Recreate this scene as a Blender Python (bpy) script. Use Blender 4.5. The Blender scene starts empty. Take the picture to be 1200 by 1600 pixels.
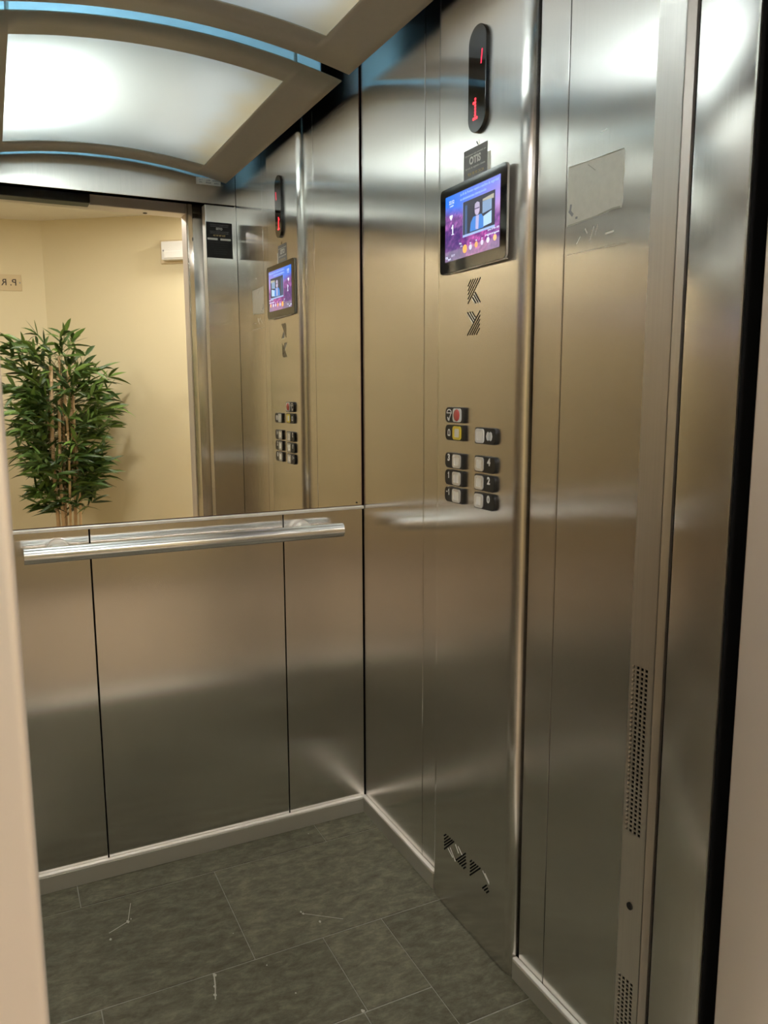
import bpy, bmesh, math, random
from mathutils import Matrix, Vector
random.seed(7)
PI = math.pi
sc = bpy.context.scene
COL = sc.collection

# ------------------------------------------------------------------ materials
def mat(name):
    m = bpy.data.materials.new(name); m.use_nodes = True
    nt = m.node_tree
    return m, nt, nt.nodes['Principled BSDF']
def pbr(name, col, rough=.5, metal=0.0, spec=.5, coat=0.0, noise=0.0, nscale=40.0, bump=0.0):
    m, nt, b = mat(name)
    b.inputs['Base Color'].default_value = (*col, 1); b.inputs['Roughness'].default_value = rough
    b.inputs['Metallic'].default_value = metal; b.inputs['Specular IOR Level'].default_value = spec
    b.inputs['Coat Weight'].default_value = coat
    if noise or bump:
        tc = nt.nodes.new('ShaderNodeTexCoord'); n = nt.nodes.new('ShaderNodeTexNoise')
        n.inputs['Scale'].default_value = nscale; n.inputs['Detail'].default_value = 4
        nt.links.new(tc.outputs['Object'], n.inputs['Vector'])
        if noise:
            mx = nt.nodes.new('ShaderNodeMix'); mx.data_type = 'RGBA'
            mx.inputs['A'].default_value = (*[c*(1-noise) for c in col], 1)
            mx.inputs['B'].default_value = (*[min(1, c*(1+noise)) for c in col], 1)
            nt.links.new(n.outputs['Fac'], mx.inputs['Factor']); nt.links.new(mx.outputs['Result'], b.inputs['Base Color'])
        if bump:
            bp = nt.nodes.new('ShaderNodeBump'); bp.inputs['Strength'].default_value = bump; bp.inputs['Distance'].default_value = .002
            nt.links.new(n.outputs['Fac'], bp.inputs['Height']); nt.links.new(bp.outputs['Normal'], b.inputs['Normal'])
    return m
def emis(name, col, s):
    m, nt, b = mat(name)
    b.inputs['Base Color'].default_value = (0, 0, 0, 1); b.inputs['Roughness'].default_value = .4
    b.inputs['Emission Color'].default_value = (*col, 1); b.inputs['Emission Strength'].default_value = s
    return m
def steel(name, col, rough, aniso, grain=.06, smudge=.05, wave=.0):
    """brushed steel, the grain running vertically: highlights smear sideways"""
    m, nt, b = mat(name); N = nt.nodes; L = nt.links
    b.inputs['Metallic'].default_value = 1; b.inputs['Anisotropic'].default_value = aniso
    geo = N.new('ShaderNodeNewGeometry')
    cr = N.new('ShaderNodeVectorMath'); cr.operation = 'CROSS_PRODUCT'; cr.inputs[1].default_value = (0, 0, 1)
    L.new(geo.outputs['Normal'], cr.inputs[0]); L.new(cr.outputs[0], b.inputs['Tangent'])
    mp = N.new('ShaderNodeMapping'); mp.inputs['Scale'].default_value = (420, 420, 5)
    L.new(geo.outputs['Position'], mp.inputs['Vector'])
    n1 = N.new('ShaderNodeTexNoise'); n1.inputs['Scale'].default_value = 1; n1.inputs['Detail'].default_value = 3
    L.new(mp.outputs[0], n1.inputs['Vector'])
    mp2 = N.new('ShaderNodeMapping'); mp2.inputs['Scale'].default_value = (14, 14, 5)
    L.new(geo.outputs['Position'], mp2.inputs['Vector'])
    n2 = N.new('ShaderNodeTexNoise'); n2.inputs['Scale'].default_value = 1; n2.inputs['Detail'].default_value = 6; n2.inputs['Roughness'].default_value = .65
    L.new(mp2.outputs[0], n2.inputs['Vector'])
    r = N.new('ShaderNodeMath'); r.operation = 'MULTIPLY_ADD'; r.inputs[1].default_value = smudge*2; r.inputs[2].default_value = rough-smudge
    L.new(n2.outputs['Fac'], r.inputs[0])
    r2 = N.new('ShaderNodeMath'); r2.operation = 'MULTIPLY_ADD'; r2.inputs[1].default_value = grain
    L.new(n1.outputs['Fac'], r2.inputs[0]); L.new(r.outputs[0], r2.inputs[2]); L.new(r2.outputs[0], b.inputs['Roughness'])
    mx = N.new('ShaderNodeMix'); mx.data_type = 'RGBA'
    mx.inputs['A'].default_value = (*[c*.93 for c in col], 1); mx.inputs['B'].default_value = (*[min(1, c*1.07) for c in col], 1)
    L.new(n1.outputs['Fac'], mx.inputs['Factor']); L.new(mx.outputs['Result'], b.inputs['Base Color'])
    if wave:
        mp3 = N.new('ShaderNodeMapping'); mp3.inputs['Scale'].default_value = (3, 3, 1.6)
        L.new(geo.outputs['Position'], mp3.inputs['Vector'])
        n3 = N.new('ShaderNodeTexNoise'); n3.inputs['Scale'].default_value = 1; n3.inputs['Detail'].default_value = 1
        L.new(mp3.outputs[0], n3.inputs['Vector'])
        bp = N.new('ShaderNodeBump'); bp.inputs['Strength'].default_value = 1; bp.inputs['Distance'].default_value = wave
        L.new(n3.outputs['Fac'], bp.inputs['Height']); L.new(bp.outputs['Normal'], b.inputs['Normal'])
    return m

SC = (.785, .760, .732)
M = {}
M['steel'] = steel('brushed steel sheet', SC, .165, 1.0, grain=.05, smudge=.025)
M['steel_cop'] = steel('brushed steel faceplate', (.79, .765, .738), .17, 1.0, grain=.05, smudge=.025)
M['steel_frame'] = steel('brushed steel frame', (.79, .755, .72), .36, .7)
M['landing'] = pbr('satin landing frame steel', (.80, .725, .665), .42, .6)
M['steel_trim'] = pbr('satin steel trim', (.90, .88, .83), .36, .4)
M['skirt'] = pbr('satin aluminium skirting', (.47, .455, .39), .45, .45)
M['steel_bar'] = pbr('satin steel bar', (.95, .94, .91), .20, .85)
M['chrome'] = pbr('chrome', (.80, .78, .72), .22, 1.0)
M['ring'] = pbr('silver ring', (.90, .89, .86), .22, .5)
M['cap'] = pbr('pearl silver cap', (.92, .91, .87), .28, .25)
M['ceil_sheet'] = pbr('satin lacquered ceiling sheet', (.50, .465, .395), .45, .25, noise=.04, nscale=60)
M['mirror'] = pbr('mirror silver', (.90, .90, .86), .004, 1.0)
M['mirror_edge'] = pbr('mirror back paint', (.09, .03, .025), .5)
M['black'] = pbr('black void', (.004, .004, .004), .9, spec=.1)
M['void'] = pbr('cab roof paint', (.20, .21, .23), .6)
M['lining'] = pbr('white reflector lining', (.86, .86, .84), .6)
M['black_plastic'] = pbr('black plastic', (.012, .013, .014), .38)
M['black_gloss'] = pbr('black gloss glass', (.006, .006, .007), .06, coat=.5)
M['rubber'] = pbr('black rubber', (.008, .008, .008), .7)
M['white_ink'] = pbr('white ink', (.85, .85, .83), .5)
M['grey_ink'] = pbr('grey ink', (.30, .30, .32), .5)
M['dim_ink'] = pbr('dim ink', (.045, .05, .06), .5)
M['gold_ink'] = pbr('gold ink', (.62, .45, .20), .4)
M['sticker_grey'] = pbr('grey sticker film', (.21, .21, .22), .45, noise=.08)
M['notice_black'] = pbr('black notice film', (.010, .012, .018), .35)
M['white_plastic'] = pbr('white plastic', (.80, .79, .76), .35)
M['yellow_plastic'] = pbr('yellow plastic', (.85, .66, .08), .35)
M['red_plastic'] = pbr('red translucent plastic', (.62, .10, .09), .25, coat=.4)
M['grey_plastic'] = pbr('grey plastic', (.45, .45, .43), .4)
M['residue'] = pbr('dull adhesive residue', (.72, .70, .64), .45, .55, noise=.10, nscale=70)
M['led'] = emis('red led', (1, .02, .03), 1.3)
M['led_dim'] = emis('red led dim', (1, .03, .08), .45)
M['grout'] = pbr('pale grout', (.30, .29, .25), .9, noise=.3, nscale=50)
M['wall_paint'] = pbr('cream wall paint', (.69, .60, .39), .7, noise=.015, nscale=8)
M['ceil_paint'] = pbr('white ceiling paint', (.78, .74, .66), .8)
M['lobby_tile'] = pbr('beige lobby floor', (.40, .33, .25), .35, noise=.06, nscale=6)
M['cane'] = pbr('dry bamboo cane', (.66, .46, .27), .5, noise=.2, nscale=30)
M['pot'] = pbr('dark planter', (.05, .045, .04), .5)
M['soil'] = pbr('soil', (.05, .035, .025), .95, noise=.4, bump=.6)
M['sign_plate'] = pbr('brass coloured sign plate', (.62, .50, .31), .3, .15)
M['sign_ink'] = pbr('dark sign lettering', (.02, .012, .012), .5)
M['lamp_tube'] = emis('cool fluorescent tube', (.82, .95, 1.0), 11.5)
M['fill_tube'] = emis('dim added fill tube', (.90, .97, 1.0), .75)
M['downlight'] = emis('warm downlight', (1.0, .965, .925), 64)

# slate tile
def slate():
    m, nt, b = mat('dark slate tile'); N = nt.nodes; L = nt.links
    geo = N.new('ShaderNodeNewGeometry'); rnd = N.new('ShaderNodeAttribute'); rnd.attribute_name = 'tint'
    mp = N.new('ShaderNodeMapping'); mp.inputs['Scale'].default_value = (13, 24, 13); mp.inputs['Rotation'].default_value = (0, 0, .25)
    L.new(geo.outputs['Position'], mp.inputs['Vector'])
    n = N.new('ShaderNodeTexNoise'); n.inputs['Scale'].default_value = 1.5; n.inputs['Detail'].default_value = 9; n.inputs['Roughness'].default_value = .78; n.inputs['Distortion'].default_value = .3
    L.new(mp.outputs[0], n.inputs['Vector'])
    rp = N.new('ShaderNodeValToRGB'); e = rp.color_ramp.elements
    e[0].position = .30; e[0].color = (.090, .085, .062, 1); e[1].position = .74; e[1].color = (.285, .265, .195, 1)
    k = e.new(.5); k.color = (.160, .152, .112, 1)
    L.new(n.outputs['Fac'], rp.inputs['Fac'])
    mx = N.new('ShaderNodeMix'); mx.data_type = 'RGBA'; mx.blend_type = 'MULTIPLY'; mx.inputs['Factor'].default_value = 1
    L.new(rp.outputs['Color'], mx.inputs['A']); L.new(rnd.outputs['Color'], mx.inputs['B'])
    L.new(mx.outputs['Result'], b.inputs['Base Color'])
    n2 = N.new('ShaderNodeTexNoise'); n2.inputs['Scale'].default_value = 30; n2.inputs['Detail'].default_value = 8
    L.new(mp.outputs[0], n2.inputs['Vector']); n2.inputs['Scale'].default_value = 3
    bp = N.new('ShaderNodeBump'); bp.inputs['Strength'].default_value = .55; bp.inputs['Distance'].default_value = .003
    L.new(n2.outputs['Fac'], bp.inputs['Height']); L.new(bp.outputs['Normal'], b.inputs['Normal'])
    r = N.new('ShaderNodeMath'); r.operation = 'MULTIPLY_ADD'; r.inputs[1].default_value = .2; r.inputs[2].default_value = .66; b.inputs['Specular IOR Level'].default_value = .06
    L.new(n.outputs['Fac'], r.inputs[0]); L.new(r.outputs[0], b.inputs['Roughness'])
    return m
M['slate'] = slate()
# frosted diffuser: light passes through from the lamp above
def diffuser():
    m, nt, b = mat('frosted acrylic diffuser'); N = nt.nodes; L = nt.links
    out = N['Material Output']; N.remove(b)
    tr = N.new('ShaderNodeBsdfTranslucent'); tr.inputs['Color'].default_value = (.86, .86, .84, 1)
    df = N.new('ShaderNodeBsdfDiffuse'); df.inputs['Color'].default_value = (.80, .78, .74, 1)
    gl = N.new('ShaderNodeBsdfGlossy'); gl.inputs['Roughness'].default_value = .12
    # the acrylic has yellowed along its right-hand edge
    geo = N.new('ShaderNodeNewGeometry'); sx = N.new('ShaderNodeSeparateXYZ'); L.new(geo.outputs['Position'], sx.inputs[0])
    nz = N.new('ShaderNodeTexNoise'); nz.inputs['Scale'].default_value = 6; L.new(geo.outputs['Position'], nz.inputs['Vector'])
    ad = N.new('ShaderNodeMath'); ad.operation = 'MULTIPLY_ADD'; ad.inputs[1].default_value = .12; L.new(nz.outputs['Fac'], ad.inputs[0]); L.new(sx.outputs['X'], ad.inputs[2])
    mr = N.new('ShaderNodeMapRange'); mr.interpolation_type = 'SMOOTHSTEP'; mr.inputs['From Min'].default_value = -.22; mr.inputs['From Max'].default_value = -.08
    L.new(ad.outputs[0], mr.inputs['Value'])
    for nd, c0, c1 in ((tr, (.86, .86, .84, 1), (.90, .74, .50, 1)), (df, (.80, .78, .74, 1), (.84, .70, .48, 1))):
        mx = N.new('ShaderNodeMix'); mx.data_type = 'RGBA'; mx.inputs['A'].default_value = c0; mx.inputs['B'].default_value = c1
        L.new(mr.outputs[0], mx.inputs['Factor']); L.new(mx.outputs['Result'], nd.inputs['Color'])
    a = N.new('ShaderNodeMixShader'); a.inputs[0].default_value = .42
    L.new(tr.outputs[0], a.inputs[1]); L.new(df.outputs[0], a.inputs[2])
    c = N.new('ShaderNodeMixShader'); c.inputs[0].default_value = .05
    L.new(a.outputs[0], c.inputs[1]); L.new(gl.outputs[0], c.inputs[2]); L.new(c.outputs[0], out.inputs['Surface'])
    return m
M['diffuser'] = diffuser()
def acrylic():
    m, nt, b = mat('blue tinted glow plate'); N = nt.nodes; L = nt.links; out = N['Material Output']; N.remove(b)
    tr = N.new('ShaderNodeBsdfTranslucent'); tr.inputs['Color'].default_value = (.30, .58, .80, 1)
    df = N.new('ShaderNodeBsdfDiffuse'); df.inputs['Color'].default_value = (.32, .56, .74, 1)
    a = N.new('ShaderNodeMixShader'); a.inputs[0].default_value = .3
    L.new(tr.outputs[0], a.inputs[1]); L.new(df.outputs[0], a.inputs[2]); L.new(a.outputs[0], out.inputs['Surface'])
    return m
M['acrylic'] = acrylic()
def inner():
    m, nt, b = mat('thin clear inner sheet'); N = nt.nodes; L = nt.links; out = N['Material Output']; N.remove(b)
    tr = N.new('ShaderNodeBsdfTranslucent'); tr.inputs['Color'].default_value = (.9, .85, .78, 1)
    tp = N.new('ShaderNodeBsdfTransparent'); a = N.new('ShaderNodeMixShader'); a.inputs[0].default_value = .25
    L.new(tp.outputs[0], a.inputs[1]); L.new(tr.outputs[0], a.inputs[2]); L.new(a.outputs[0], out.inputs['Surface'])
    return m
M['inner'] = inner()
def vcol(name, rough=.5, emit=0.0, attr='tint'):
    m, nt, b = mat(name); a = nt.nodes.new('ShaderNodeAttribute'); a.attribute_name = attr
    if emit:
        b.inputs['Base Color'].default_value = (0, 0, 0, 1); b.inputs['Roughness'].default_value = .12
        nt.links.new(a.outputs['Color'], b.inputs['Emission Color']); b.inputs['Emission Strength'].default_value = emit
    else:
        nt.links.new(a.outputs['Color'], b.inputs['Base Color']); b.inputs['Roughness'].default_value = rough
    return m
M['leaf'] = vcol('bamboo leaf', .42)
M['screen'] = vcol('lit screen picture', emit=.40)
SCR = {}
def scr(col, s=1.1):
    k = (col, s)
    if k not in SCR: SCR[k] = emis('lit screen colour', col, s*.30)
    return SCR[k]

# ------------------------------------------------------------------ mesh builder
def orient(kind):
    if kind == 'right': c = ((0, -1, 0), (0, 0, 1), (-1, 0, 0))      # (a,b,n) = (-y, z, -x)
    elif kind == 'back': c = ((1, 0, 0), (0, 0, 1), (0, -1, 0))      # (a,b,n) = (x, z, -y)
    elif kind == 'front': c = ((-1, 0, 0), (0, 0, 1), (0, 1, 0))     # (a,b,n) = (-x, z, y)
    else: return Matrix.Identity(4)
    return Matrix(((c[0][0], c[1][0], c[2][0]), (c[0][1], c[1][1], c[2][1]), (c[0][2], c[1][2], c[2][2]))).to_4x4()

class MB:
    def __init__(s): s.v = []; s.f = []; s.c = []
    def add(s, vs, fs, col=None):
        o = len(s.v); s.v += [tuple(p) for p in vs]; s.f += [tuple(i+o for i in f) for f in fs]
        s.c += [col]*len(vs); return s
    def box(s, x0, x1, y0, y1, z0, z1, col=None):
        x0, x1 = min(x0, x1), max(x0, x1); y0, y1 = min(y0, y1), max(y0, y1); z0, z1 = min(z0, z1), max(z0, z1)
        return s.add([(x0,y0,z0),(x1,y0,z0),(x1,y1,z0),(x0,y1,z0),(x0,y0,z1),(x1,y0,z1),(x1,y1,z1),(x0,y1,z1)],
              [(0,3,2,1),(4,5,6,7),(0,1,5,4),(1,2,6,5),(2,3,7,6),(3,0,4,7)], col)
    def prism(s, poly, n0, n1, col=None):
        """2-D outline (counter-clockwise) extruded along the third axis"""
        k = len(poly); A = sum(poly[i][0]*poly[(i+1)%k][1]-poly[(i+1)%k][0]*poly[i][1] for i in range(k))
        if A < 0: poly = poly[::-1]
        vs = [(x, y, n0) for x, y in poly]+[(x, y, n1) for x, y in poly]
        fs = [tuple(range(k-1, -1, -1)), tuple(range(k, 2*k))]+[(i, (i+1)%k, k+(i+1)%k, k+i) for i in range(k)]
        return s.add(vs, fs, col)
    def tube(s, pts, r, seg=12, caps=True, col=None):
        pts = [Vector(p) for p in pts]; rs = r if isinstance(r, (list, tuple)) else [r]*len(pts)
        up = Vector((.13, .31, .94)); vs = []; fs = []
        for i, p in enumerate(pts):
            d = (pts[min(i+1, len(pts)-1)]-pts[max(i-1, 0)]).normalized()
            u = d.cross(up)
            if u.length < .05: u = d.cross(Vector((1, 0, 0)))
            u.normalize(); w = d.cross(u)
            for j in range(seg):
                t = 2*PI*j/seg; vs.append(p+(u*math.cos(t)+w*math.sin(t))*rs[i])
        for i in range(len(pts)-1):
            for j in range(seg): fs.append((i*seg+j, i*seg+(j+1)%seg, (i+1)*seg+(j+1)%seg, (i+1)*seg+j))
        if caps: fs += [tuple(range(seg-1, -1, -1)), tuple((len(pts)-1)*seg+j for j in range(seg))]
        return s.add(vs, fs, col)
    def lathe(s, prof, c=(0, 0, 0), seg=32, col=None):
        vs = []; fs = []
        for r, z in prof:
            for j in range(seg): t = 2*PI*j/seg; vs.append((c[0]+r*math.cos(t), c[1]+r*math.sin(t), c[2]+z))
        for i in range(len(prof)-1):
            for j in range(seg): fs.append((i*seg+j, i*seg+(j+1)%seg, (i+1)*seg+(j+1)%seg, (i+1)*seg+j))
        fs += [tuple(range(seg-1, -1, -1)), tuple((len(prof)-1)*seg+j for j in range(seg))]
        return s.add(vs, fs, col)
    def map(s, fn): s.v = [fn(*p) for p in s.v]; return s
    def build(s, name, m, parent=None, org=(0, 0, 0), bevel=0.0, smooth=False, seg=2, fix=False):
        me = bpy.data.meshes.new(name)
        me.from_pydata([(p[0]-org[0], p[1]-org[1], p[2]-org[2]) for p in s.v], [], s.f); me.update()
        if any(c is not None for c in s.c):
            at = me.color_attributes.new('tint', 'FLOAT_COLOR', 'POINT')
            for i, c in enumerate(s.c): at.data[i].color = (*(c or (1, 1, 1)), 1)
        if bevel or fix:
            bm = bmesh.new(); bm.from_mesh(me)
            if fix: bmesh.ops.recalc_face_normals(bm, faces=bm.faces[:])
            if bevel:
                es = [e for e in bm.edges if len(e.link_faces) == 2 and e.calc_face_angle(0) > .6]
                bmesh.ops.bevel(bm, geom=es, offset=bevel, segments=seg, profile=.5, affect='EDGES', clamp_overlap=True)
            bm.to_mesh(me); bm.free()
        if smooth or bevel:
            for p in me.polygons: p.use_smooth = True
            me.set_sharp_from_angle(angle=math.radians(18 if bevel else 38))
        if m: me.materials.append(m)
        o = bpy.data.objects.new(name, me); COL.objects.link(o)
        if parent is not None: o.parent = parent
        return o

def rrect(x0, x1, y0, y1, r, seg=6):
    """rounded rectangle; r may give the four corner radii (bottom-left, bottom-right, top-right, top-left)"""
    r = r if isinstance(r, (tuple, list)) else (r,)*4
    out = []
    for (cx, cy, a0, q) in ((x0+r[0], y0+r[0], PI, r[0]), (x1-r[1], y0+r[1], 1.5*PI, r[1]), (x1-r[2], y1-r[2], 0, r[2]), (x0+r[3], y1-r[3], .5*PI, r[3])):
        for i in range(seg+1):
            t = a0+.5*PI*i/seg; out.append((cx+q*math.cos(t), cy+q*math.sin(t)))
    return out
def ell(cx, cy, rx, ry, seg=20): return [(cx+rx*math.cos(2*PI*i/seg), cy+ry*math.sin(2*PI*i/seg)) for i in range(seg)]
def stroke(x0, y0, x1, y1, w):
    d = Vector((x1-x0, y1-y0)); p = Vector((-d.y, d.x)).normalized()*w/2
    return [(x0-p.x, y0-p.y), (x1-p.x, y1-p.y), (x1+p.x, y1+p.y), (x0+p.x, y0+p.y)]

def tag(o, label, cat, group=None, kind=None):
    o['label'] = label; o['category'] = cat
    if group: o['group'] = group
    if kind: o['kind'] = kind
    return o
def struct(o, label=None):
    o['kind'] = 'structure'
    if label: o['label'] = label
    return o
def empty(name, loc=(0, 0, 0), kind=None, rz=0):
    o = bpy.data.objects.new(name, None); COL.objects.link(o); o.empty_display_size = .05
    o.matrix_world = Matrix.Translation(loc) @ Matrix.Rotation(rz, 4, 'Z') @ orient(kind)
    return o
def text(name, body, cap, a, b, n, m, parent, org=(0, 0, 0), align='CENTER', th=.0003, squeeze=1.0, warp=None, bold=0.0):
    cu = bpy.data.curves.new(name, 'FONT'); cu.body = body; cu.size = cap/.70; cu.align_x = align; cu.align_y = 'CENTER'
    cu.extrude = th/2; cu.resolution_u = 3; cu.offset = bold
    t = bpy.data.objects.new(name, cu); COL.objects.link(t)
    bpy.context.view_layer.update()
    dg = bpy.context.evaluated_depsgraph_get()
    me = bpy.data.meshes.new_from_object(t.evaluated_get(dg)); me.name = name
    bpy.data.objects.remove(t)
    for v in me.vertices:
        p = (v.co.x*squeeze+a, v.co.y+b, v.co.z+n+th/2)
        if warp: p = warp(*p)
        v.co = (p[0]-org[0], p[1]-org[1], p[2]-org[2])
    me.materials.clear(); me.materials.append(m)
    o = bpy.data.objects.new(name, me); COL.objects.link(o); o.parent = parent
    return o

# ------------------------------------------------------------------ the cab shell
W = 1.02            # cab width: x from -W to 0, back wall at y = 0, front return at y = -1.243
ROOF = 2.36
# right wall
wr = struct(empty('wall_right'), 'brushed steel right wall of the lift cab')
MB().box(.013, .03, .02, -1.30, 0, ROOF).build('backing', M['black'], wr)
for y0, y1 in ((-.003, -.365), (-.3675, -.4485), (-.8105, -.8945), (-.8970, -1.2425)):
    MB().box(0, .012, y0, y1, 0, ROOF).build('wall_panel', M['steel'], wr, bevel=.0011)
# back wall: three panels under the mirror, plain backing behind the mirror
wb = struct(empty('wall_back'), 'brushed steel back wall below the mirror')
MB().box(-W-.02, .03, .010, .03, 0, ROOF).build('backing', M['black'], wb)
for x0, x1 in ((-.0035, -.2475), (-.2510, -.7645), (-.7680, -W)):
    MB().box(x0, x1, 0, .0095, 0, .956).build('wall_panel', M['steel'], wb, bevel=.0011)
# left wall
wl = struct(empty('wall_left'), 'brushed steel left wall of the lift cab')
MB().box(-W-.03, -W-.013, .02, -1.30, 0, ROOF).build('backing', M['black'], wl)
for y0, y1 in ((-.003, -.365), (-.368, -.80), (-.803, -1.2425)):
    MB().box(-W-.012, -W, y0, y1, 0, ROOF).build('wall_panel', M['steel'], wl, bevel=.0011)
struct(MB().box(-W-.03, .03, .03, -1.46, ROOF, ROOF+.03).build('ceiling', M['void']), 'painted cab roof above the hung ceiling sheet')

# front wall of the cab: return posts and header
wf = struct(empty('wall_front'), 'steel front returns and header around the cab door opening')
MB().box(-.1285, 0, -1.2440, -1.2535, 0, 2.052).build('return_panel', M['steel'], wf, bevel=.0012)
MB().box(-W, -.985, -1.2440, -1.2535, 0, 2.052).build('return_panel', M['steel'], wf, bevel=.0012)
# header sits a hair behind the returns
MB().box(-W, 0, -1.2455, -1.293, 2.058, ROOF).build('header', M['steel'], wf, bevel=.0012)
# jamb strip with the two sensor grilles: a sheet with real holes
def perforated_jamb():
    HY0, PY, HW = -1.2490, .0087, .0052
    ys = [-1.2436]
    for c in range(4): ys += [HY0-c*PY, HY0-c*PY-HW]
    ys.append(-1.2930)
    PZ, HZ, ROWS = .00725, .0045, 37
    zs = [0.0]; tops = (.379, .8925)
    for tp in tops:
        for r_ in range(ROWS-1, -1, -1):
            z1 = tp-r_*PZ; zs += [z1-HZ, z1]
    zs.append(2.052)
    hole = set(i for i in range(1, len(zs)-1, 2))
    vs = []; fs = []; nz = len(zs)
    for y in ys:
        for z in zs: vs.append((-.130, y, z)); 
    for i in range(len(ys)-1):
        for j in range(nz-1):
            if i % 2 == 1 and i < len(ys)-2 and j in hole: continue
            fs.append((i*nz+j, i*nz+j+1, (i+1)*nz+j+1, (i+1)*nz+j))
    return MB().add(vs, fs)
pj = perforated_jamb().build('jamb_strip', M['steel_frame'], wf)
sol = pj.modifiers.new('thickness', 'SOLIDIFY'); sol.thickness = .0014; sol.offset = 1
MB().box(-.1245, -.1225, -1.247, -1.292, .05, .92).build('grille_backing', M['black'], wf)
b = MB(); b.tube([(-.1320, -1.267, .506), (-.128, -1.267, .506)], .0058, 20); b.build('bolt_hole', M['rubber'], wf, smooth=True)
b = MB().prism([(-.1300, -1.2915), (-.1300, -1.2925), (-.1190, -1.2985), (-.1140, -1.2985), (-.1140, -1.2915)], 0, 2.052); b.build('jamb_lip', M['steel_frame'], wf)
b = MB().box(-.985, -.983, -1.2436, -1.2965, 0, 2.052); b.build('jamb_strip', M['steel_frame'], wf)
# black boxes stand in for the darkness of the door pocket
dp = struct(empty('wall_shaft'), 'black boxes for the darkness of the lift shaft gap between cab and landing doors')
MB().box(-.112, -.098, -1.2990, -1.340, 0, 2.20).build('pocket_side', M['black'], dp)
MB().box(-.098, .03, -1.256, -1.340, 0, 2.052).build('pocket_fill', M['black'], dp)
MB().box(-.10, .03, -1.4325, -1.4545, 0, 2.20).build('pocket_gap', M['black'], dp)
MB().box(-W-.03, .03, -1.294, -1.548, 2.2005, 2.23).build('shaft_head', M['black'], dp)
MB().box(-W-.06, -W-.031, -1.25, -1.456, 0, 2.23).build('pocket_side', M['black'], dp)
MB().box(-W-.03, -.9868, -1.2975, -1.4545, 0, 2.20).build('pocket_fill', M['black'], dp)
# car door parked to the right: its leading edge stands in the opening
dr = empty('door_1'); struct(dr, 'steel sliding door leaf parked in the right jamb')
MB().box(-.160, .02, -1.3415, -1.4312, .006, 2.10).build('door_leaf', M['steel'], dr, bevel=.004, seg=3)
MB().box(-.1613, -.158, -1.4292, -1.4320, .006, 2.10).build('edge_strip', M['chrome'], dr)
MB().box(-.1570, -.1005, -1.4308, -1.4324, .008, 2.098).build('seal', M['black'], dr)
b = MB(); b.tube([(-.1585, -1.350, 1.931), (-.1606, -1.350, 1.931)], .008, 20); b.build('bolt_hole', M['rubber'], dr, smooth=True)
# door operator bar above the opening
op = empty('trim_1'); struct(op, 'dark door operator bar above the opening')
MB().box(-W, -.56, -1.345, -1.425, 2.036, 2.198).build('cover', M['black_plastic'], op, bevel=.003)
MB().box(-.56, -.03, -1.355, -1.40, 2.115, 2.198).build('rail', M['black_plastic'], op, bevel=.003)
# landing frame
lf = empty('trim_2'); struct(lf, 'steel landing door frame around the opening')
MB().box(-.160, .00, -1.4555, -1.550, 0, 2.20).build('jamb', M['landing'], lf, bevel=.005, seg=4)
MB().box(-1.22, -.9612, -1.4555, -1.550, 0, 2.20).build('jamb', M['landing'], lf, bevel=.008, seg=5)
MB().box(-.9612, -.160, -1.4555, -1.550, 2.053, 2.20).build('lintel', M['landing'], lf, bevel=.003)
b = MB(); b.tube([(-.320, -1.515, 2.0515), (-.320, -1.515, 2.057)], .009, 16); b.build('bolt_hole', M['rubber'], lf, smooth=True)
# sills
sl = empty('trim_3'); struct(sl, 'grooved aluminium door sills between cab and landing')
b = MB()
for k in range(5): b.box(-.98, -.165, -1.300-k*.014, -1.311-k*.014, -.012, .0)
b.box(-.98, -.165, -1.30, -1.369, -.03, -.012); b.build('car_sill', M['steel_trim'], sl)
b = MB()
for k in range(5): b.box(-.955, -.163, -1.385-k*.014, -1.396-k*.014, -.012, .0)
b.box(-.955, -.163, -1.385, -1.454, -.03, -.012); b.build('landing_sill', M['steel_trim'], sl)

# floor: slate tiles laid on a pale grout bed
fl = MB().box(-W-.012, .012, .0095, -1.300, -.03, -.0022).build('floor', M['grout']); struct(fl, 'dark slate tiled lift floor')
G = .0014
def tile(x0, x1, y0, y1, t):
    b_ = MB().box(x0+G*.9, x1-G*.9, y0-G*1.5, y1+G*1.5, -.012, 0, (t, t, t*.97))
    b_.build('tile', M['slate'], fl, bevel=.0008, seg=1)
rows = [(-.0, -.110, (-W, -.851, -.177, 0)), (-.110, -.489, (-W, -.508, 0)), (-.489, -.745, (-W, -.847, -.340, -.184)), (-.489, -.868, (-.184, 0)), (-.745, -1.245, (-W, -.62, -.348, -.184)),
        (-.868, -1.245, (-.184, 0))]
for y0, y1, xs in rows:
    for i in range(len(xs)-1): tile(xs[i], xs[i+1], y0, y1, random.uniform(.82, 1.12))
tile(-W, 0, -1.245, -1.299, 1.0)
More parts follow.
